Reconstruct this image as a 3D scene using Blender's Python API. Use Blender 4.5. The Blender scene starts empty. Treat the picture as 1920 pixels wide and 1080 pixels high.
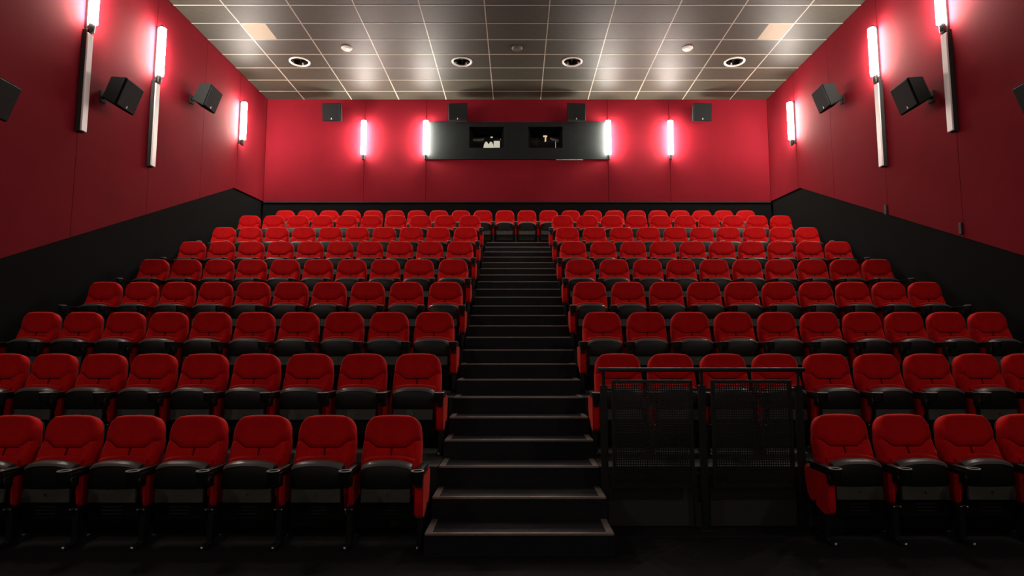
import bpy, bmesh, math, random
from mathutils import Vector, Matrix
PI = math.pi
random.seed(7)
sc = bpy.context.scene
COL = sc.collection

# ------------------------------------------------------------------ camera, world, exposure
PITCH = 0.1
cd = bpy.data.cameras.new('camera')
cd.sensor_width = 36.0
cd.lens = 36.0 * 1158.67 / 1920.0
cd.shift_x = -9.5 / 1920.0
cd.clip_start = 0.05
cam = bpy.data.objects.new('camera', cd)
cam.location = (0.0, 0.0, 1.5467)
cam.rotation_euler = (PI / 2 + PITCH, 0.0, 0.0)
COL.objects.link(cam)
sc.camera = cam

world = bpy.data.worlds.new('world')
sc.world = world
world.use_nodes = True
world.node_tree.nodes['Background'].inputs[0].default_value = (0.0, 0.0, 0.0, 1)
world.node_tree.nodes['Background'].inputs[1].default_value = 0.0

sc.view_settings.view_transform = 'Standard'
sc.view_settings.look = 'None'
sc.view_settings.gamma = 1.0
sc.view_settings.use_curve_mapping = False
sc.view_settings.exposure = 0.42
TUBE = 150.0            # radiance of the wall lamps' lit tubes

# ------------------------------------------------------------------ materials
def mat(name, col, rough=0.6, metal=0.0, spec=0.5, sheen=0.0, sheen_tint=(1, 1, 1), sheen_rough=0.4,
        noise=None, bump=None, coat=0.0, emit=None):
    m = bpy.data.materials.new(name)
    m.use_nodes = True
    nt = m.node_tree
    b = nt.nodes['Principled BSDF']
    b.inputs['Base Color'].default_value = (*col, 1)
    b.inputs['Roughness'].default_value = rough
    b.inputs['Metallic'].default_value = metal
    b.inputs['Specular IOR Level'].default_value = spec
    b.inputs['Sheen Weight'].default_value = sheen
    b.inputs['Sheen Tint'].default_value = (*sheen_tint, 1)
    b.inputs['Sheen Roughness'].default_value = sheen_rough
    b.inputs['Coat Weight'].default_value = coat
    if emit:
        b.inputs['Emission Color'].default_value = (*emit[0], 1)
        b.inputs['Emission Strength'].default_value = emit[1]
    if noise or bump:
        tc = nt.nodes.new('ShaderNodeTexCoord')
    if noise:                      # (scale, amount, stretch)
        sca, amt, st = noise
        mp = nt.nodes.new('ShaderNodeMapping')
        mp.inputs['Scale'].default_value = st
        n = nt.nodes.new('ShaderNodeTexNoise')
        n.inputs['Scale'].default_value = sca
        n.inputs['Detail'].default_value = 5
        r = nt.nodes.new('ShaderNodeValToRGB')
        r.color_ramp.elements[0].position = 0.3
        r.color_ramp.elements[1].position = 0.72
        r.color_ramp.elements[0].color = tuple(c * (1 - amt) for c in col) + (1,)
        r.color_ramp.elements[1].color = tuple(min(1, c * (1 + amt)) for c in col) + (1,)
        nt.links.new(tc.outputs['Object'], mp.inputs['Vector'])
        nt.links.new(mp.outputs[0], n.inputs['Vector'])
        nt.links.new(n.outputs['Fac'], r.inputs[0])
        nt.links.new(r.outputs[0], b.inputs['Base Color'])
    if bump:                       # (scale, strength)
        n2 = nt.nodes.new('ShaderNodeTexNoise')
        n2.inputs['Scale'].default_value = bump[0]
        n2.inputs['Detail'].default_value = 4
        bp = nt.nodes.new('ShaderNodeBump')
        bp.inputs['Strength'].default_value = bump[1]
        bp.inputs['Distance'].default_value = 0.01
        nt.links.new(tc.outputs['Object'], n2.inputs['Vector'])
        nt.links.new(n2.outputs['Fac'], bp.inputs['Height'])
        nt.links.new(bp.outputs[0], b.inputs['Normal'])
    return m

one = (1, 1, 1)
M = {
    'velvet': mat('red_velvet', (0.56, 0.003, 0.0045), 0.85, spec=0.15, sheen=1.0, sheen_tint=(1, 0.2, 0.12), sheen_rough=0.28,
                  noise=(9, 0.14, one), bump=(420, 0.15)),
    'plastic': mat('black_plastic', (0.0055, 0.006, 0.005), 0.45, spec=0.4, bump=(300, 0.06)),
    'panel_plastic': mat('grey_plastic', (0.06, 0.06, 0.053), 0.5),  # lighter than the shell: light on the upward-facing panel put into the colour
    'rim': mat('grey_seat_rim', (0.10, 0.10, 0.097), 0.35),  # grey holds the highlight along the shell's top edge
    'riser_panel': mat('charcoal_riser_panel', (0.028, 0.028, 0.027), 0.75),
    'seam': mat('dark_red_seam', (0.09, 0.001, 0.0015), 0.9, spec=0.1),
    'steel': mat('black_steel', (0.012, 0.012, 0.013), 0.4, metal=0.2),
    'chrome': mat('bright_steel', (0.55, 0.55, 0.55), 0.3, metal=1.0),
    'ring': mat('grey_cup_rim', (0.5, 0.5, 0.5), 0.35),
    'wall_red': mat('crimson_wall_fabric', (0.170, 0.0065, 0.0135), 0.88, spec=0.09, noise=(1.3, 0.07, one), bump=(260, 0.12)),
    'dado': mat('black_wall_fabric', (0.0055, 0.006, 0.006), 0.95, spec=0.1, bump=(260, 0.12)),
    'carpet': mat('dark_carpet', (0.011, 0.011, 0.012), 0.95, spec=0.15, noise=(30, 0.3, one), bump=(500, 0.3)),
    'tread': mat('dark_vinyl_tread', (0.009, 0.009, 0.011), 0.75, spec=0.25, noise=(14, 0.25, one)),
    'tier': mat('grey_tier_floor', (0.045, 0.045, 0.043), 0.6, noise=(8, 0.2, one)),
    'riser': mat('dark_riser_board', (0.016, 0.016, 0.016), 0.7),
    'nosing': mat('brown_aluminium_nosing', (0.27, 0.225, 0.20), 0.45, metal=0.4, noise=(25, 0.25, (1, 6, 6))),
    'tile': mat('grey_brown_ceiling_tile', (0.040, 0.036, 0.026), 0.55, spec=0.30, noise=(7, 0.22, (1, 5, 1))),
    'cream_tile': mat('cream_ceiling_panel', (0.42, 0.34, 0.25), 0.7),
    'bar': mat('white_ceiling_grid', (0.36, 0.33, 0.27), 0.45),
    'white': mat('white_enamel', (0.78, 0.75, 0.70), 0.4),
    'strip': mat('unlit_opal_strip', (0.85, 0.80, 0.79), 0.4),
    'black': mat('matt_black', (0.008, 0.008, 0.008), 0.6),
    'speaker': mat('speaker_black', (0.006, 0.0065, 0.0065), 0.8, spec=0.12, bump=(90, 0.1)),
    'grille': mat('speaker_grille_cloth', (0.011, 0.0125, 0.013), 0.8, spec=0.25, bump=(700, 0.4)),
    'booth': mat('charcoal_booth_panel', (0.011, 0.013, 0.013), 0.85, spec=0.12, noise=(5, 0.1, one)),
    'badge': mat('silver_badge', (0.7, 0.7, 0.68), 0.35),
    'dark_tile': mat('brown_cover', (0.09, 0.08, 0.065), 0.6),
    'reflector': mat('dark_reflector', (0.03, 0.03, 0.03), 0.2, metal=0.8),
    'screen': mat('matt_white_screen', (0.75, 0.75, 0.75), 0.9),
    'tube': mat('lit_opal_tube', (0.9, 0.9, 0.85), 0.5, emit=((1.0, 0.93, 0.82), TUBE)),
    'led': mat('lit_display', (0.6, 0.6, 0.5), 0.5, emit=((1.0, 0.92, 0.75), 0.45)),  # glow stands in for light falling on pale things in the booth
    'amber': mat('lit_amber_lamp', (0.6, 0.4, 0.2), 0.5, emit=((1.0, 0.7, 0.4), 0.6)),  # warm glow painted onto a booth shape, not a lamp
}
def glass():
    m = bpy.data.materials.new('booth_glass')
    m.use_nodes = True
    nt = m.node_tree
    nt.nodes.clear()
    o = nt.nodes.new('ShaderNodeOutputMaterial')
    mx = nt.nodes.new('ShaderNodeMixShader')
    fr = nt.nodes.new('ShaderNodeFresnel')
    t = nt.nodes.new('ShaderNodeBsdfTransparent')
    g = nt.nodes.new('ShaderNodeBsdfGlossy')
    g.inputs['Roughness'].default_value = 0.03
    nt.links.new(fr.outputs[0], mx.inputs[0])
    nt.links.new(t.outputs[0], mx.inputs[1])
    nt.links.new(g.outputs[0], mx.inputs[2])
    nt.links.new(mx.outputs[0], o.inputs[0])
    return m
M['glass'] = glass()

# ------------------------------------------------------------------ helpers
def mesh(name, bm, m, smooth=False):
    bmesh.ops.recalc_face_normals(bm, faces=bm.faces)
    me = bpy.data.meshes.new(name)
    bm.to_mesh(me)
    bm.free()
    if m:
        for x in (m if isinstance(m, (list, tuple)) else [m]):
            me.materials.append(M[x])
    if smooth:
        me.polygons.foreach_set('use_smooth', [True] * len(me.polygons))
        if smooth != 'all':
            me.set_sharp_from_angle(angle=math.radians(40))
    return me

def put(name, me, parent=None, loc=(0, 0, 0), rot=(0, 0, 0)):
    o = bpy.data.objects.new(name, me)
    COL.objects.link(o)
    o.parent = parent
    o.location = loc
    o.rotation_euler = rot
    return o

def tag(o, label=None, cat=None, group=None, kind=None):
    if label: o['label'] = label
    if cat: o['category'] = cat
    if group: o['group'] = group
    if kind: o['kind'] = kind
    return o

def empty(name, loc=(0, 0, 0), rz=0.0):
    o = bpy.data.objects.new(name, None)
    o.empty_display_size = 0.1
    COL.objects.link(o)
    o.location = loc
    o.rotation_euler = (0, 0, rz)
    return o

def bx(bm, x0, x1, y0, y1, z0, z1, bevel=0.0, seg=1):
    r = bmesh.ops.create_cube(bm, size=1.0)
    vs = r['verts']
    for v in vs:
        v.co = Vector(((x0 + x1) / 2 + v.co.x * (x1 - x0), (y0 + y1) / 2 + v.co.y * (y1 - y0), (z0 + z1) / 2 + v.co.z * (z1 - z0)))
    if bevel:
        es = list({e for v in vs for e in v.link_edges})
        bmesh.ops.bevel(bm, geom=es, offset=bevel, segments=seg, profile=0.6, affect='EDGES')
    return bm

def box(*a, **k):
    return bx(bmesh.new(), *a, **k)

def cyl(bm, c, r, h, axis='z', n=16, r2=None):
    q = bmesh.ops.create_cone(bm, cap_ends=True, segments=n, radius1=r, radius2=r if r2 is None else r2, depth=h)
    rot = {'z': Matrix(), 'y': Matrix.Rotation(PI / 2, 4, 'X'), 'x': Matrix.Rotation(PI / 2, 4, 'Y')}[axis]
    for v in q['verts']:
        v.co = rot @ v.co + Vector(c)
    return bm

def prism(bm, poly, a0, a1, axis='x'):
    """poly: list of (p, q); extruded along axis ('x': p=y,q=z; 'y': p=x,q=z)"""
    def P(a, p, q):
        return (a, p, q) if axis == 'x' else (p, a, q)
    f = [bm.verts.new(P(a0, *p)) for p in poly]
    g = [bm.verts.new(P(a1, *p)) for p in poly]
    n = len(poly)
    bm.faces.new(f)
    bm.faces.new(g[::-1])
    for i in range(n):
        bm.faces.new((f[i], f[(i + 1) % n], g[(i + 1) % n], g[i]))
    return bm

def lathe(bm, prof, c=(0, 0, 0), n=24, closed=False):
    """prof: list of (r, z), revolved about z"""
    rings = []
    for r, z in prof:
        rings.append([bm.verts.new((c[0] + r * math.cos(2 * PI * k / n), c[1] + r * math.sin(2 * PI * k / n), c[2] + z)) for k in range(n)])
    m = len(rings)
    for i in range(m if closed else m - 1):
        A, B = rings[i], rings[(i + 1) % m]
        for k in range(n):
            bm.faces.new((A[k], A[(k + 1) % n], B[(k + 1) % n], B[k]))
    return bm

# ------------------------------------------------------------------ measures of the hall (metres)
WX = 6.6           # red fabric face of the side walls
WY = 15.75         # red fabric face of the back wall
CZ = 8.126         # underside of the ceiling tiles
YF = -4.5          # front wall, behind the camera
STEP_H, RUN = 0.172, 0.4065
STEP_Y = 4.80      # front edge of the lowest step
A0, A1 = -0.705, 0.74   # aisle sides
def tier_front(r):
    return STEP_Y + (3 * (r - 1) - 1) * RUN
def tier_z(r):
    return 0.0 if r == 1 else (3 * (r - 1) * STEP_H if r < 9 else 23 * STEP_H + 0.05)
def row_y(r):
    return 5.405 + 1.2195 * (r - 1)

# ------------------------------------------------------------------ floor, tiers, stairs
fl = put('floor', mesh('floor', box(-WX - .05, WX + .05, YF, WY + .1, -0.12, 0.0), 'carpet'))
tag(fl, 'black carpeted floor in front of the first row', 'floor', kind='structure')
ORD = ['', 'first', 'second', 'third', 'fourth', 'fifth', 'sixth', 'seventh', 'eighth', 'ninth', 'tenth', 'eleventh', 'twelfth']
for r in range(2, 10):
    y0 = tier_front(r)
    y1 = tier_front(r + 1) if r < 9 else WY + .05
    z = tier_z(r)
    for side, xa, xb in (('left', -WX - .04, A0), ('right', A1, WX + .04)):
        bm = box(xa, xb, y0, y1, 0.0, z)
        for f in bm.faces:
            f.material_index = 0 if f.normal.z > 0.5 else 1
        me = mesh('floor_tier', bm, ['tier', 'riser'])
        for p in me.polygons:
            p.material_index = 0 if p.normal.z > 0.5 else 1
        t = put('floor_tier', me)
        tag(t, 'dark stepped platform under the %s block of the %s seat row' % (side, ORD[r]), 'platform',
            'stepped seating platforms', 'structure')
        if r == 2 and side == 'right':
            for xa2, xb2 in ((0.80, 1.555), (1.70, 2.46)):
                put('riser_panel', mesh('riser_panel', box(xa2, xb2, y0 - .022, y0 - .001, 0.012, 0.33, bevel=.004), 'riser_panel'), t)

st = empty('stairs', (0, STEP_Y, 0))
tag(st, 'black central aisle stairs with pale metal nosings climbing between the seat blocks', 'stairs', kind='structure')
for k in range(1, 24):
    y0 = (k - 1) * RUN
    y1 = k * RUN if k < 23 else tier_front(9) + .4 - STEP_Y
    z1 = k * STEP_H
    if k == 23:
        y1 = WY + .05 - STEP_Y
    s = put('step', mesh('step', box(A0 + .003, A1 - .003, y0, y1 - .002, 0.0 if k < 3 else z1 - 2 * STEP_H, z1, bevel=.004), 'tread'), st)
    put('nosing', mesh('nosing', box(A0 + .012, A1 - .012, y0 - .006, y0 + .032, z1 - .012, z1 + .006, bevel=.003), 'nosing'), s)
    if k <= 8:
        for a, b in ((A0 + .012, A0 + .062), (A1 - .062, A1 - .012)):
            put('side_strip', mesh('side_strip', box(a, b, y0 + .034, y1 - .012, z1 - .002, z1 + .005, bevel=.002), 'nosing'), s)

# ------------------------------------------------------------------ walls
def red_panel(name, poly, a0, a1, axis, parent):
    bm = prism(bmesh.new(), poly, a0, a1, axis)
    return put(name, mesh(name, bm, 'wall_red'), parent)

KY, KZ, BZ = 14.11, 5.313, 5.395
def low_edge(y):
    if y >= KY:
        return KZ + (BZ - KZ) * (y - KY) / (WY - KY)
    return max(2.0, KZ - 0.4135 * (KY - y))
seams = [WY, 14.2, 12.6, 10.8, 9.0, 7.2, 5.4, 3.6, 1.8, 0.0, -1.8, -3.6, YF]
for side, sx in (('left', -1), ('right', 1)):
    w = put('wall_' + side, mesh('wall_' + side, box(*sorted((sx * (WX + .05), sx * (WX + .25))), YF - .2, WY + .25, 0.0, CZ + .4), 'dado'))
    tag(w, 'crimson fabric %s side wall with sloping black lower part' % side, 'wall', kind='structure')
    for i in range(len(seams) - 1):
        yb, ya = seams[i] - .004, seams[i + 1] + .004
        pts = [(ya, low_edge(ya))]
        if ya < KY < yb: pts.append((KY, KZ))
        if ya < 6.1 < yb: pts.append((6.1, low_edge(6.1)))
        pts += [(yb, low_edge(yb)), (yb, CZ + .03), (ya, CZ + .03)]
        red_panel('wall_panel', pts, sx * WX, sx * (WX + .048), 'x', w)

    if side == 'right':
        for yy, zz in ((10.84, 3.97), (9.04, 3.27)):
            put('cable_stub', mesh('cable_stub', box(WX - .03, WX - .001, yy - .03, yy + .03, zz - .02, zz + .16, bevel=.008), 'black'), w)

# back wall: pieces around the projection booth opening
PX, PZ0, PZ1 = 2.375, 6.495, 7.505
bw = empty('wall_back', (0, 0, 0))
tag(bw, 'crimson fabric back wall above a black band behind the last row', 'wall', kind='structure')
for a in ((-WX - .05, -PX, 0, CZ + .4), (PX, WX + .05, 0, CZ + .4), (-PX, PX, 0, PZ0), (-PX, PX, PZ1, CZ + .4)):
    put('wall_base', mesh('wall_base', box(a[0], a[1], WY + .05, WY + .25, a[2], a[3]), 'dado'), bw)
xs = [-WX + .002, -4.0, -2.378, 2.378, 4.0, WX - .002]
for i in range(5):
    a, b = xs[i] + .004, xs[i + 1] - .004
    spans = [(BZ - .01, CZ + .03)] if i != 2 else [(BZ - .01, PZ0), (PZ1, CZ + .03)]
    for z0, z1 in spans:
        put('wall_panel', mesh('wall_panel', box(a, b, WY, WY + .048, z0, z1, bevel=.003), 'wall_red'), bw)
put('trim_strip', mesh('trim_strip', box(-WX + .01, WX - .01, WY - .004, WY + .04, BZ - .035, BZ - .012), 'black'), bw)

fw = put('wall_front', mesh('wall_front', box(-WX - .05, WX + .05, YF - .2, YF, 0, CZ + .4), 'dado'))
tag(fw, 'black front wall behind the camera', 'wall', kind='structure')
scr = put('cinema_screen', mesh('cinema_screen', box(-5.6, 5.6, YF + .06, YF + .1, 1.3, 6.6), 'screen'))
put('mount_frame', mesh('mount_frame', box(-5.4, 5.4, YF, YF + .058, 1.5, 6.4), 'black'), scr)
tag(scr, 'wide matt white projection screen on the front wall', 'screen')

# projection booth panel with two splayed ports
WIN = ((-1.256, -0.342, 6.808, 7.385), (0.288, 1.195, 6.808, 7.385))
bp = empty('booth_panel', (0, WY, PZ0))
tag(bp, 'wide charcoal panel with two projection ports in the back wall', 'panel', kind='structure')
def bput(name, bm, m, parent=None):
    for v in bm.verts:
        v.co -= Vector((0, WY, PZ0))
    return put(name, mesh(name, bm, m), parent or bp)
cuts = [-PX, WIN[0][0], WIN[0][1], WIN[1][0], WIN[1][1], PX]
FY = WY - .035
for i in range(5):
    if i in (1, 3):
        for z0, z1 in ((PZ0 + .003, WIN[0][2]), (WIN[0][3], PZ1 - .003)):
            bput('board', box(cuts[i], cuts[i + 1], FY, WY + .06, z0, z1), 'booth')
    else:
        bput('board', box(cuts[i] + (.003 if i == 0 else 0), cuts[i + 1] - (.003 if i == 4 else 0), FY, WY + .06, PZ0 + .003, PZ1 - .003), 'booth')
for j, (xa, xb, za, zb) in enumerate(WIN):
    bm = bmesh.new()
    ins, dep = 0.07, 0.42
    A = [(xa, FY + .02, za), (xb, FY + .02, za), (xb, FY + .02, zb), (xa, FY + .02, zb)]
    B = [(xa + ins, FY + dep, za + .01), (xb - ins, FY + dep, za + .01), (xb - ins, FY + dep, zb - .06), (xa + ins, FY + dep, zb - .06)]
    va = [bm.verts.new(p) for p in A]
    vb = [bm.verts.new(p) for p in B]
    for q in range(4):
        bm.faces.new((va[q], va[(q + 1) % 4], vb[(q + 1) % 4], vb[q]))
    bmesh.ops.solidify(bm, geom=bm.faces[:], thickness=-0.012)
    bput('port_reveal', bm, 'booth')
    wn = put('window_%d' % (j + 1), mesh('pane', box(xa + ins, xb - ins, FY + dep, FY + dep + .008, za + .01, zb - .06), 'glass'))
    tag(wn, 'glass pane of the %s projection port in the charcoal panel' % ('left' if j == 0 else 'right'), 'window', kind='structure')
bt = empty('wall_booth', (0, WY + .26, 6.2))
for q in ((-PX, PX, 18.0, 18.1, 6.3, 7.7), (-PX, PX, WY + .26, 18.0, 6.2, 6.3), (-PX, PX, WY + .26, 18.0, 7.7, 7.8),
          (-PX - .1, -PX, WY + .26, 18.0, 6.2, 7.8), (PX, PX + .1, WY + .26, 18.0, 6.2, 7.8)):
    put('booth_lining', mesh('booth_lining', box(*q), 'black'), bt, (0, -WY - .26, -6.2))
tag(bt, 'dark interior of the projection booth behind the ports', 'booth', kind='structure')
# projectors in the booth
pj = empty('film_projector', (-0.62, 16.75, 6.3))
put('body', mesh('projector_body', box(-.30, .34, 0, .7, .79, 1.21, bevel=.03, seg=2), 'speaker'), pj)
put('stand', mesh('projector_stand', box(-.22, .26, .1, .6, 0, .79, bevel=.01), 'black'), pj)
put('lens', mesh('projector_lens', cyl(bmesh.new(), (.20, -.09, 1.12), .085, .2, 'y', 20), 'reflector', True), pj)
# pale shapes on the body front; their own glow replaces light falling on them
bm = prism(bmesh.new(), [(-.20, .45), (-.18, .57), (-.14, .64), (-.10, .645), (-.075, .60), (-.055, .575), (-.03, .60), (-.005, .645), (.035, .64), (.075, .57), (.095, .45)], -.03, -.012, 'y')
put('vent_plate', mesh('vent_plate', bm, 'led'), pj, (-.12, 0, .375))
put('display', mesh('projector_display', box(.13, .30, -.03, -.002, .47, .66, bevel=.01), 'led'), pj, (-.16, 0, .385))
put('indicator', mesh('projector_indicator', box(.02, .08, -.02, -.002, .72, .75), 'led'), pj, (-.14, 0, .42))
tag(pj, 'projector with pale lit display seen through the left booth port', 'projector')
pk = empty('film_projector', (0.78, 16.75, 6.3))
put('body', mesh('projector_body', box(-.36, .36, 0, .7, .79, 1.26, bevel=.03, seg=2), 'speaker'), pk)
put('stand', mesh('projector_stand', box(-.25, .25, .1, .6, 0, .79, bevel=.01), 'black'), pk)
put('lens', mesh('projector_lens', cyl(bmesh.new(), (-.2, -.09, 1.05), .085, .2, 'y', 20), 'reflector', True), pk)
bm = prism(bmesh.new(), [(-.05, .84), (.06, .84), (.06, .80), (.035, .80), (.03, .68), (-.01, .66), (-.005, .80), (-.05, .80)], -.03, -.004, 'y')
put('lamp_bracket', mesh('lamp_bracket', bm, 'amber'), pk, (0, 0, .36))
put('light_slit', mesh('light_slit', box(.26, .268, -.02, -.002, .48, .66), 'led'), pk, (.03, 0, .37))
tag(pk, 'projector with small amber bracket seen through the right booth port', 'projector')
tr = put('trim_1', mesh('trim_1', box(1.02, 1.72, WY - .05, WY - .002, PZ0 - .022, PZ0 - .004, bevel=.005), 'bar'))
tag(tr, 'short pale sliver of trim under the right end of the booth panel', 'trim', kind='structure')

# ------------------------------------------------------------------ ceiling
cl = put('ceiling', mesh('ceiling', box(-WX - .05, WX + .05, YF - .2, WY + .25, CZ + .20, CZ + .4), 'black'))
tag(cl, 'suspended ceiling of grey-brown tiles in a pale metal grid', 'ceiling', kind='structure')
XL = [-WX] + [-5.615, -4.367, -3.119, -1.871, -0.623, 0.623, 1.871, 3.119, 4.367, 5.615] + [WX]
YL = [WY] + [15.21 - .66 * k for k in range(0, 10)]
G = .011
holes = {}
for hx in (-4.985, -1.265, 1.265, 4.985):
    holes[hx] = 13.58
cream = {(1, 5): 0, (9, 5): 1}
tile_cache = {}
def tile_mesh(w, d):
    k = (round(w, 3), round(d, 3))
    if k not in tile_cache:
        tile_cache[k] = mesh('ceiling_tile', box(-w / 2, w / 2, -d / 2, d / 2, 0, .018, bevel=.004), 'tile')
    return tile_cache[k]
for j in range(len(YL) - 1):
    yb, ya = YL[j] - G, YL[j + 1] + G
    for i in range(len(XL) - 1):
        xa, xb = XL[i] + G, XL[i + 1] - G
        cx, cy = (xa + xb) / 2, (ya + yb) / 2
        hole = [h for h in holes if xa < h < xb and ya < holes[h] < yb]
        if hole:
            bm = bmesh.new()
            hx, hy, R, N = hole[0], holes[hole[0]], 0.205, 48
            inner, outer = [], []
            for q in range(N):
                a = 2 * PI * q / N
                c, s_ = math.cos(a), math.sin(a)
                inner.append((hx + R * c, hy + R * s_))
                t = min(((xb - hx) / c if c > 1e-6 else (xa - hx) / c if c < -1e-6 else 1e9),
                        ((yb - hy) / s_ if s_ > 1e-6 else (ya - hy) / s_ if s_ < -1e-6 else 1e9))
                outer.append([hx + t * c, hy + t * s_])
            for cxr, cyr in ((xa, ya), (xa, yb), (xb, ya), (xb, yb)):
                b = min(range(N), key=lambda q: (outer[q][0] - cxr) ** 2 + (outer[q][1] - cyr) ** 2)
                outer[b] = [cxr, cyr]
            lo_i = [bm.verts.new((x - cx, y - cy, 0)) for x, y in inner]
            lo_o = [bm.verts.new((x - cx, y - cy, 0)) for x, y in outer]
            hi_i = [bm.verts.new((x - cx, y - cy, .018)) for x, y in inner]
            for q in range(N):
                n = (q + 1) % N
                bm.faces.new((lo_i[q], lo_o[q], lo_o[n], lo_i[n]))
                bm.faces.new((lo_i[q], lo_i[n], hi_i[n], hi_i[q]))
            put('ceiling_tile', mesh('ceiling_tile', bm, 'tile'), cl, (cx, cy, CZ))
        elif (i, j) in cream:
            cw = 0.50
            if cream[(i, j)] == 0:
                parts = [(xa, xa + cw, 'cream_tile'), (xa + cw + .006, xb, 'tile')]
            else:
                parts = [(xa, xb - cw - .006, 'tile'), (xb - cw, xb, 'cream_tile')]
            for p0, p1, mm in parts:
                o = put('ceiling_tile', mesh('ceiling_tile', box(-(p1 - p0) / 2, (p1 - p0) / 2, -(yb - ya) / 2, (yb - ya) / 2, 0, .018, bevel=.004), mm), cl, ((p0 + p1) / 2, cy, CZ))
                if mm == 'cream_tile':
                    o['label'] = 'pale cream half-width ceiling panel'
        else:
            put('ceiling_tile', tile_mesh(xb - xa, yb - ya), cl, (cx, cy, CZ))
bm = bmesh.new()
yy = YL[-1]
while yy > YF:
    for i in range(len(XL) - 1):
        bx(bm, XL[i] + G, XL[i + 1] - G, max(YF, yy - .66) + G, yy - G, CZ, CZ + .018)
    yy -= .66
far = put('ceiling_tile_field', mesh('ceiling_tile_field', bm, 'tile'), cl)
far['kind'] = 'stuff'
for x in XL[1:-1]:
    put('grid_bar', mesh('grid_bar', box(-.011, .011, YF, WY - .02, -.004, .004), 'bar'), cl, (x, 0, CZ))
yy = YL[1]
while yy > YF:
    put('cross_bar', mesh('cross_bar', box(-WX + .01, WX - .01, -.011, .011, -.005, .003), 'bar'), cl, (0, yy, CZ))
    yy -= .66

for n, hx in enumerate(sorted(holes)):
    d = empty('ceiling_downlight', (hx, holes[hx], CZ))
    put('trim_ring', mesh('trim_ring', lathe(bmesh.new(), [(.19, .004), (.20, -.018), (.222, -.022), (.235, -.012), (.238, .0), (.20, .002)], n=40), 'white', 'all'), d)
    put('reflector', mesh('reflector', lathe(bmesh.new(), [(.195, .0), (.17, .06), (.13, .13), (.06, .17), (.001, .175)], n=32), 'reflector', 'all'), d)
    bm = bmesh.new()
    bmesh.ops.create_uvsphere(bm, u_segments=16, v_segments=10, radius=.035)
    put('lamp_bulb', mesh('lamp_bulb', bm, 'chrome', 'all'), d, (0, 0, .10))
    bm = bmesh.new()
    bx(bm, -.17, .17, -.006, .006, .05, .075)
    bx(bm, -.006, .006, -.17, .17, .05, .075)
    put('cross_baffle', mesh('cross_baffle', bm, 'black'), d)
    tag(d, ['round recessed ceiling downlight nearest the left wall', 'round recessed ceiling downlight above the left projection port',
            'round recessed ceiling downlight above the right projection port', 'round recessed ceiling downlight nearest the right wall'][n],
        'ceiling light', 'recessed downlights in the ceiling')
for hx, lab, mm in ((-3.73, 'small white disc on the ceiling, left of centre', 'white'), (3.73, 'small white disc on the ceiling, right of centre', 'white'),
                    (0.0, 'small brown disc in the middle of the ceiling, matching the tiles', 'dark_tile')):
    s = put('smoke_detector', mesh('smoke_detector', lathe(bmesh.new(), [(.001, -.034), (.075, -.034), (.10, -.027), (.118, -.012), (.12, -.001), (.001, -.001)], n=32), mm, True), None, (hx, 12.94, CZ))
    put('cover_ring', mesh('cover_ring', lathe(bmesh.new(), [(.08, -.034), (.084, -.040), (.092, -.040), (.096, -.030)], n=32, closed=True), mm, True), s)
    tag(s, lab, 'smoke detector', 'small discs on the ceiling')

# ------------------------------------------------------------------ wall lamps
def tube_mesh(z0, z1, r=.066):
    bm = bmesh.new()
    lathe(bm, [(.001, z0), (r * .8, z0), (r, z0 + .012), (r, z1 - .012), (r * .8, z1), (.001, z1)], (0, -.11, 0), 18)
    return mesh('tube', bm, 'tube', True)
def wall_lamp(loc, rz, lower, label):
    """local frame: wall in the plane y=0, lamp stands out towards -y; z=0 at the foot of the lit tube"""
    o = empty('wall_lamp', loc, rz)
    put('tube', LT, o)
    put('back_plate', LB, o)
    put('top_cap', LC, o)
    put('bottom_cap', LD, o)
    if lower:
        put('unlit_strip', LS, o)['label'] = 'long pale unlit strip'
        put('strip_channel', LK, o)
    tag(o, label, 'wall lamp', 'tall tubular lamps on the walls')
    return o
TL = .90
LT = tube_mesh(0.0, TL)
LB = mesh('lamp_back_plate', box(-.025, .025, -.045, -.001, -.10, TL + .03, bevel=.004), 'steel')
LC = mesh('lamp_top_cap', lathe(bmesh.new(), [(.001, TL + .06), (.02, TL + .055), (.034, TL + .03), (.034, TL), (.001, TL)], (0, -.10, 0), 16), 'black', True)
bm = lathe(bmesh.new(), [(.001, 0), (.044, 0), (.044, -.10), (.036, -.14), (.001, -.14)], (0, -.10, 0), 16)
bx(bm, -.02, .02, -.10, -.002, -.10, -.03)
LD = mesh('lamp_bottom_cap', bm, 'steel', True)
LS = mesh('lamp_unlit_strip', box(-.060, .060, -.098, -.070, -1.69, -.16, bevel=.006), 'strip')
LK = mesh('lamp_strip_channel', box(-.055, .055, -.069, -.001, -1.70, -.10, bevel=.004), 'black')
LZ = 6.505
for x, nm in ((-4.0, 'left of the booth panel, beyond its edge'), (-2.38, 'at the left edge of the booth panel'), (2.38, 'at the right edge of the booth panel'), (4.0, 'right of the booth panel, beyond its edge')):
    wall_lamp((x, WY, LZ + .1), 0, False, 'short lit tube lamp on the back wall %s' % nm)
for side, sx, rz in (('left', -1, PI / 2), ('right', 1, -PI / 2)):
    for y, low, nm in ((9.0, True, 'lit tube lamp with long pale lower strip, nearer the camera on the %s wall'),
                       (10.78, True, 'lit tube lamp with long pale lower strip, farther along the %s wall'),
                       (14.2, False, 'short lit tube lamp at the rear end of the %s wall')):
        wall_lamp((sx * WX, y, LZ), rz, low, nm % side)
    wall_lamp((sx * WX, 0.0, LZ), rz, True, 'lit tube lamp on the %s wall near the screen, beyond the frame' % side)  # added pair out of view, brings light to the front rows

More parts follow.
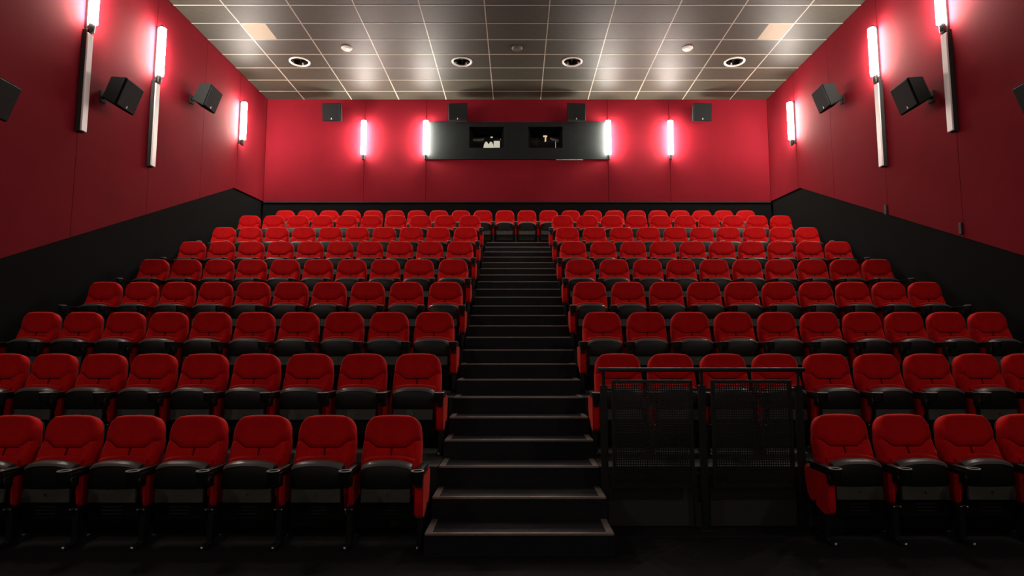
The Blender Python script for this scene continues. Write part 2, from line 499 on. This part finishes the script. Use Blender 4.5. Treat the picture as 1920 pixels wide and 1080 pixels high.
# ------------------------------------------------------------------ loudspeakers
def sp_body():
    bm = bmesh.new()
    w, h, wr, hr, d = .250, .232, .18, .18, .28
    A = [(-w, 0, -h), (w, 0, -h), (w, 0, h), (-w, 0, h)]
    Bk = [(-wr, d, -hr), (wr, d, -hr), (wr, d, hr), (-wr, d, hr)]
    va = [bm.verts.new(p) for p in A]; vb = [bm.verts.new(p) for p in Bk]
    bm.faces.new(va); bm.faces.new(vb[::-1])
    for q in range(4):
        bm.faces.new((va[q], vb[q], vb[(q + 1) % 4], va[(q + 1) % 4]))
    bmesh.ops.bevel(bm, geom=bm.edges[:], offset=.012, segments=2, affect='EDGES')
    return mesh('speaker_body', bm, 'speaker', True)
SB = sp_body()
SG = mesh('speaker_grille', box(-.235, .235, -.018, -.001, -.218, .218, bevel=.008), 'grille')
SA = mesh('speaker_badge', prism(bmesh.new(), [(-.018, -.192), (.018, -.192), (.004, -.152), (-.004, -.152)], -.022, -.0185, 'y'), 'badge')
def bracket_mesh(yb):
    bm = bmesh.new()
    bx(bm, -.07, .07, -.02, -.001, -.09, .09, bevel=.004)
    cyl(bm, (0, -(.02 + yb) / 2, 0), .028, yb - .02, 'y', 12)
    bx(bm, -.05, .05, -yb - .02, -yb + .015, -.07, .07, bevel=.004)
    return mesh('speaker_bracket', bm, 'speaker')
def speaker(loc, rz, yaw, tilt, stand, label):
    o = empty('wall_speaker', loc, rz)
    yb = stand - .18
    put('bracket', bracket_mesh(max(.05, stand - .22)), o)
    b = put('cabinet', SB, o, (0, -stand, 0), (tilt, 0, yaw))
    put('grille', SG, b)
    put('badge', SA, b)
    tag(o, label, 'speaker', 'black loudspeakers on the walls')
for x, nm in ((-4.87, 'leftmost black loudspeaker on the back wall'), (-1.56, 'black loudspeaker above the left end of the booth panel'),
              (1.56, 'black loudspeaker above the right end of the booth panel'), (4.87, 'rightmost black loudspeaker on the back wall')):
    speaker((x * .978, WY, 7.625), 0, math.radians(-4 if x > 0 else 4) * (-1), math.radians(8), .42, nm)
for side, sx, rz in (('left', -1, PI / 2), ('right', 1, -PI / 2)):
    for y, z, nm in ((7.08, 4.53, 'cropped black loudspeaker at the %s edge of the photo'),
                     (9.48, 5.55, 'black loudspeaker between the two strip lamps on the %s wall'),
                     (12.08, 6.60, 'smaller-looking black loudspeaker toward the rear of the %s wall')):
        speaker((sx * WX, y, z), rz, math.radians(3) * (-sx), math.radians(19), .44, nm % side)

# ------------------------------------------------------------------ cinema seat parts (shared meshes)
TH = math.radians(15)
SL = .665                                     # length of the back along its slope
def back_pt(x, yl, s):
    """yl: out of the back (negative to the front), s: up the slope; the top rear edge lands at y=.05, z=.985"""
    up = Vector((0, math.sin(TH), math.cos(TH)))
    fr = Vector((0, -math.cos(TH), math.sin(TH)))
    top = Vector((0, .055, .972))
    p = top - up * (SL - s) + fr * (-yl)
    return (x, p.y, p.z)
def half_w(s):
    w = .250 + .004 * math.sin(min(1, s / .5) * PI) - .022 * max(0, (s - .38) / .285) ** 1.5
    r = .13
    if s > SL - r:
        t = (s - (SL - r)) / r
        w -= r * .80 * (1 - math.sqrt(max(0, 1 - t ** 2.6)))
    rb = .05
    if s < rb:
        t = (rb - s) / rb
        w -= rb * .7 * (1 - math.sqrt(max(0, 1 - t * t)))
    return w
def backrest_mesh():
    bm = bmesh.new()
    nu, nv = 34, 56
    rows = []
    for j in range(nv + 1):
        v = j / nv
        v = v if v < .8 else .8 + .2 * math.sin((v - .8) / .2 * PI / 2) if False else v
        s = SL * v
        w = half_w(s)
        row = []
        for i in range(nu + 1):
            u = -1 + 2 * i / nu
            uu = math.copysign(1 - (1 - abs(u)) ** 1.25, u)
            x = uu * w
            dome = .022 * (uu * w / .25) ** 2 * v ** 5
            ss = s - dome
            e = min((1 - abs(uu)) * w, (SL - s) + .0, s + .01)
            e = max(0, min(1, e / .045))
            th = .055 + .055 * math.sqrt(1 - (1 - e) ** 2)
            # head pad over the U-shaped seam, side bolsters below it
            ax = abs(x)
            sg = .392 + (0 if ax < .12 else .055 * min(1, (ax - .12) / .075) + .10 * max(0, ax - .195))
            if ss > sg:
                th += .012 * min(1, (ss - sg) / .05) + .018 * (ss - sg) / .27
                dv = 9
            else:
                b = max(0, min(1, (ax - .10) / .09))
                th += .020 * b * b * (3 - 2 * b) * min(1, (sg - ss) / .12) * min(1, e)
                th += .045 * (1 - max(0, ss) / sg)
                dv = ax
            th -= .022 * math.exp(-(abs(ss - sg) / .0085) ** 2) * (1 if ax < .236 else 0)
            if ss < sg:
                th -= .018 * math.exp(-(dv / .009) ** 2)
            row.append(bm.verts.new(back_pt(x, -th, ss)))
        rows.append(row)
    for j in range(nv):
        for i in range(nu):
            bm.faces.new((rows[j][i], rows[j][i + 1], rows[j + 1][i + 1], rows[j + 1][i]))
    # skirt to the shell
    rim = [rows[j][0] for j in range(nv + 1)] + rows[nv][1:] + [rows[j][nu] for j in range(nv - 1, -1, -1)] + rows[0][1:nu][::-1]
    fr = Vector((0, -math.cos(TH), math.sin(TH)))
    low = [bm.verts.new(v.co - fr * .045) for v in rim]
    n = len(rim)
    for k in range(n):
        bm.faces.new((rim[k], rim[(k + 1) % n], low[(k + 1) % n], low[k]))
    return mesh('backrest', bm, 'velvet', 'all')
def seam_s(ax):
    return .392 + (0 if ax < .12 else .055 * min(1, (ax - .12) / .075) + .10 * max(0, ax - .195))
def seam_mesh():
    bm = bmesh.new()
    def strip(path, wdt):
        # small square cord laid in the groove: path of (x, s, th)
        prev = None
        for k, (x, s, th) in enumerate(path):
            a = path[max(0, k - 1)]; b = path[min(len(path) - 1, k + 1)]
            dx, ds = b[0] - a[0], b[1] - a[1]
            L = math.hypot(dx, ds) or 1
            nx, ns = -ds / L * wdt, dx / L * wdt
            ring = [bm.verts.new(back_pt(x + nx, -(th - .012), s + ns)), bm.verts.new(back_pt(x + nx, -th, s + ns)),
                    bm.verts.new(back_pt(x - nx, -th, s - ns)), bm.verts.new(back_pt(x - nx, -(th - .012), s - ns))]
            if prev:
                for q in range(4):
                    bm.faces.new((prev[q], prev[(q + 1) % 4], ring[(q + 1) % 4], ring[q]))
            prev = ring
    strip([(x, seam_s(abs(x)), .1015 - (.006 if abs(x) > .2 else 0)) for x in [-.215 + .43 * k / 30 for k in range(31)]], .0042)
    strip([(0, s, .105 + .045 * (1 - s / .392)) for s in [.388 - .04 * k for k in range(8)]], .0038)
    return mesh('seam_cord', bm, 'seam')
def shell_mesh():
    bm = bmesh.new()
    pts = []
    nv = 22
    for j in range(nv + 1):
        s = SL * j / nv
        pts.append((half_w(s) - .006, s - (.022 * (half_w(s) / .25) ** 2 * (j / nv) ** 5)))
    out = [(w, s) for w, s in pts] + [(-w, s) for w, s in pts[::-1]]
    f = [bm.verts.new(back_pt(w, -.015, s)) for w, s in out]
    g = [bm.verts.new(back_pt(w * .93, .02, s - .004)) for w, s in out]
    bm.faces.new(f); bm.faces.new(g[::-1])
    n = len(out)
    for i in range(n):
        bm.faces.new((f[i], f[(i + 1) % n], g[(i + 1) % n], g[i]))
    return mesh('back_shell', bm, 'plastic', True)
def pan_mesh(prof, hw, arch, m, name, nx=16, round_=.9):
    """prof: (y, z, follows_arch) list around the section"""
    bm = bmesh.new()
    cols = []
    for i in range(nx + 1):
        u = -1 + 2 * i / nx
        col = []
        for y, z, a in prof:
            x = u * hw * (1 - .04 * a)
            zz = z - a * arch * abs(u) ** 3
            col.append(bm.verts.new((x, y + .018 * abs(u) ** 4, zz)))
        cols.append(col)
    n = len(prof)
    for i in range(nx):
        for k in range(n):
            bm.faces.new((cols[i][k], cols[i + 1][k], cols[i + 1][(k + 1) % n], cols[i][(k + 1) % n]))
    bm.faces.new(cols[0]); bm.faces.new(cols[nx][::-1])
    return mesh(name, bm, m, True)
S_BACK = backrest_mesh()
S_SHELL = shell_mesh()
S_SEAM = seam_mesh()
S_PAN = pan_mesh([(-.225, .640, 1), (-.262, .652, 1), (-.295, .650, 1), (-.326, .634, 1), (-.336, .605, 1), (-.339, .54, .5), (-.338, .47, 0),
                  (-.333, .448, 0), (-.318, .442, 0), (-.312, .33, 0), (-.308, .325, 0), (-.300, .20, 0), (-.285, .185, 0), (-.22, .19, 0)],
                 .212, .034, 'plastic', 'seat_shell')
S_RIM = pan_mesh([(-.232, .648, 1), (-.262, .6575, 1), (-.297, .6555, 1), (-.331, .642, 1), (-.3395, .622, 1), (-.330, .620, 1), (-.300, .640, 1), (-.25, .640, 1)],
                 .213, .034, 'rim', 'seat_rim')
S_CUSH = pan_mesh([(-.13, .24, 0), (-.12, .45, 0), (-.13, .63, 1), (-.16, .672, 1), (-.20, .682, 1), (-.235, .672, 1), (-.245, .63, 1), (-.25, .30, 0), (-.24, .215, 0), (-.18, .205, 0)],
                  .218, .032, 'velvet', 'seat_cushion')
bm = prism(bmesh.new(), [(-.330, .332), (-.322, .439), (-.300, .439), (-.300, .332)], -.200, .200, 'x')
bmesh.ops.bevel(bm, geom=bm.edges[:], offset=.004, segments=1, affect='EDGES')
S_LOW = mesh('seat_lower_panel', bm, 'panel_plastic')
S_SCREW = mesh('seat_lock_screw', cyl(bmesh.new(), (0, -.333, .40), .0075, .014, 'y', 10), 'chrome')
S_SLAT = mesh('seat_vent_slat', box(-.085, .085, -.312, -.300, -.005, .005, bevel=.002), 'plastic')
bm = bmesh.new()
bx(bm, -.030, .030, -.47, -.10, .588, .612, bevel=.008, seg=2)
bx(bm, -.026, .026, -.46, -.12, .545, .590, bevel=.006)
bx(bm, -.028, .028, -.455, -.36, .475, .56, bevel=.008)
S_ARM = mesh('armrest', bm, 'plastic', True)
S_CUP = mesh('cup_holder', lathe(bmesh.new(), [(.001, .52), (.036, .52), (.042, .53), (.050, .606), (.050, .613), (.040, .613), (.037, .54), (.001, .535)], (0, -.505, 0), 20), 'plastic', True)
S_RING = mesh('cup_ring', lathe(bmesh.new(), [(.040, .6135), (.042, .619), (.049, .619), (.052, .6135)], (0, -.505, 0), 24, True), 'ring', 'all')
def side_panel(hx, poly=None):
    bm = prism(bmesh.new(), poly or [(-.03, .56), (-.40, .56), (-.425, .53), (-.435, .29), (-.425, .25), (-.395, .232), (-.345, .228), (-.12, .295), (-.075, .34), (-.04, .45)], -hx, hx, 'x')
    bmesh.ops.bevel(bm, geom=[e for e in bm.edges], offset=.009, segments=2, affect='EDGES')
    return mesh('side_panel', bm, 'velvet', True)
S_SIDE = side_panel(.015, [(-.03, .56), (-.31, .56), (-.335, .53), (-.342, .35), (-.33, .315), (-.30, .30), (-.14, .32), (-.075, .36), (-.04, .45)])
S_END = side_panel(.034)
S_CAP = mesh('panel_cap', cyl(cyl(bmesh.new(), (0, 0, 0), .019, .012, 'x', 16), (0, 0, 0), .008, .018, 'x', 10), 'black')
S_CAPD = mesh('panel_cap_disc', cyl(bmesh.new(), (0, 0, 0), .0055, .005, 'x', 10), 'chrome')
bm = bmesh.new()
bx(bm, -.023, .023, -.35, -.22, .02, .296, bevel=.005)
bx(bm, -.029, .029, -.37, -.18, .278, .298, bevel=.004)
S_LEG = mesh('leg', bm, 'steel')
bm = bmesh.new()
prism(bm, [(-.46, .0), (-.46, .018), (-.31, .05), (-.17, .05), (-.08, .018), (-.08, 0)], -.024, .024, 'x')
S_FOOT = mesh('foot', bm, 'steel')
bm = bmesh.new()
bmesh.ops.create_uvsphere(bm, u_segments=10, v_segments=6, radius=.017)
S_BOLT = mesh('floor_bolt', bm, 'chrome', 'all')
bm = bmesh.new()
bmesh.ops.create_uvsphere(bm, u_segments=8, v_segments=6, radius=.009)
S_NUT = mesh('leg_bolt', bm, 'chrome', 'all')

def standard(seat, x, end, row):
    a = put('armrest', S_ARM, seat, (x, 0, 0))
    put('cup_holder', S_CUP, a)
    put('cup_ring', S_RING, a)
    p = put('side_panel', S_END if end else S_SIDE, seat, (x, 0, 0))
    if end:
        sg = 1 if end > 0 else -1
        put('panel_cap', S_CAP, p, (sg * .036, -.21, .292))
    l = put('leg', S_LEG, seat, (x, 0, 0))
    put('foot', S_FOOT, l)
    if row <= 2:
        put('floor_bolt', S_BOLT, l, (0, -.455, .022))
        for q in (-.027, .027):
            put('leg_bolt', S_NUT, l, (q, -.372, .290))

def cinema_seat(x, r, y, lstd, rstd, label, group, wide=1.0):
    """lstd / rstd: None or (offset, end sign)"""
    o = empty('cinema_chair', (x, y, tier_z(r)))
    o.scale = (wide, 1, 1)
    b = put('backrest', S_BACK, o)
    put('back_shell', S_SHELL, b)
    if r <= 6:
        put('seam_cord', S_SEAM, b)
    put('seat_cushion', S_CUSH, o)
    p = put('seat_shell', S_PAN, o)
    put('front_rim', S_RIM, p)
    put('lower_panel', S_LOW, p)
    put('lock_screw', S_SCREW, p)
    if r <= 2:
        for z in (.295, .268, .241):
            put('vent_slat', S_SLAT, p, (0, 0, z))
    for s in (lstd, rstd):
        if s:
            standard(o, s[0] / wide, s[1], r)
    tag(o, label, 'cinema seat', group)
    return o

LEFT = {1: (-1.052, -.5632, .0039, 10), 2: (-1.045, -.5801, .0046, 10), 3: (-1.04, -.5741, .0026, 10), 4: (-1.047, -.5738, .0022, 10),
        5: (-1.066, -.5688, .0016, 10), 6: (-1.068, -.5659, .0010, 10), 7: (-1.072, -.5664, .0010, 10), 8: (-1.078, -.5658, .0008, 10)}
RIGHT = {1: (2.793, .5391, 0, 7), 2: (1.063, .5622, -.0031, 10), 3: (1.07, .5582, -.0020, 10), 4: (1.062, .5638, -.0020, 10),
         5: (1.054, .5662, -.0018, 10), 6: (1.052, .5643, -.0014, 10), 7: (1.043, .5662, -.0014, 10), 8: (1.037, .5666, -.0014, 10)}
for r in range(1, 9):
    for side, D, sg in (('left', LEFT, -1), ('right', RIGHT, 1)):
        x0, a, b, n = D[r]
        X = [x0 + a * k + b * k * k for k in range(n)]
        y = row_y(r) + (.095 if (r == 1 and side == 'right') else 0)
        grp = '%s block seats of the %s row' % (side, ORD[r])
        for k in range(n):
            inner = (-sg * .282, -sg) if k == 0 else ((X[k - 1] + X[k]) / 2 - X[k], 0)
            outer = ((sg * .275), 0) if k == n - 1 else None
            if r == 1 and side == 'right':
                lab = 'red tip-up cinema seat, %s from the guard railing in the right front row' % ORD[k + 1]
            else:
                lab = "red tip-up cinema seat, %s from the aisle in the %s block's %s row" % (ORD[k + 1], side, ORD[r])
            l_, r_ = (outer, inner) if side == 'left' else (inner, outer)
            gap = abs(X[k] - X[k - 1]) if k else abs(X[1] - X[0])
            cinema_seat(X[k], r, y, l_, r_, lab, grp, min(1.0, gap / .565))
ORD2 = ORD
for k in range(22):
    x = -5.767 + .5474 * k - .0001 * k * k
    lab = 'red tip-up cinema seat in the unbroken back row, %s from the %s end' % ((ORD[k + 1], 'left') if k < 11 else (ORD[22 - k], 'right'))
    cinema_seat(x, 9, row_y(9), (-.2735, -1 if k == 0 else 0), (.2735, 0) if k == 21 else None, lab, 'seats of the unbroken back row', .97)

# ------------------------------------------------------------------ guard railing in front of the right block
RY = 5.50
gr = empty('guard_railing', (0, RY, 0))
def gput(name, bm, m, parent=gr, smooth=False):
    return put(name, mesh(name, bm, m, smooth), parent)
gput('handrail', box(.715, 2.535, -.025, .025, 1.355, 1.392, bevel=.008, seg=2), 'steel', gr, True)
for x in (.762, 1.625, 2.475):
    bm = bmesh.new()
    bx(bm, x - .030, x + .030, -.02, .02, 0.0, 1.24, bevel=.004)
    cyl(bm, (x, 0, 1.30), .013, .13, 'z', 12)
    p = gput('post', bm, 'steel')
    gput('base_plate', box(x - .055, x + .055, -.05, .05, 0.0, .012, bevel=.003), 'steel', p)
for xa, xb in ((.832, 1.541), (1.704, 2.412)):
    z0, z1, t = .357, 1.283, .026
    bm = bmesh.new()
    bx(bm, xa, xa + t, -.013, .013, z0, z1)
    bx(bm, xb - t, xb, -.013, .013, z0, z1)
    bx(bm, xa + t, xb - t, -.013, .013, z0, z0 + t)
    bx(bm, xa + t, xb - t, -.013, .013, z1 - t, z1)
    fr = gput('panel_frame', bm, 'steel')
    bm = bmesh.new()
    x = xa + t + .01
    while x < xb - t - .004:
        bx(bm, x - .0045, x + .0045, -.002, .002, z0 + t, z1 - t)
        x += .0205
    z = z0 + t + .01
    while z < z1 - t - .004:
        bx(bm, xa + t, xb - t, -.003, .001, z - .0045, z + .0045)
        z += .0205
    w = gput('mesh_infill', bm, 'steel', fr)
    for z in (.48, 1.20):
        for xx, dx in ((xa, -.042), (xb, .042)):
            gput('bracket', box(*sorted((xx, xx + dx)), -.008, .008, z - .012, z + .012), 'steel', fr)
tag(gr, 'black metal guard railing with two mesh panels in front of the right block', 'railing')
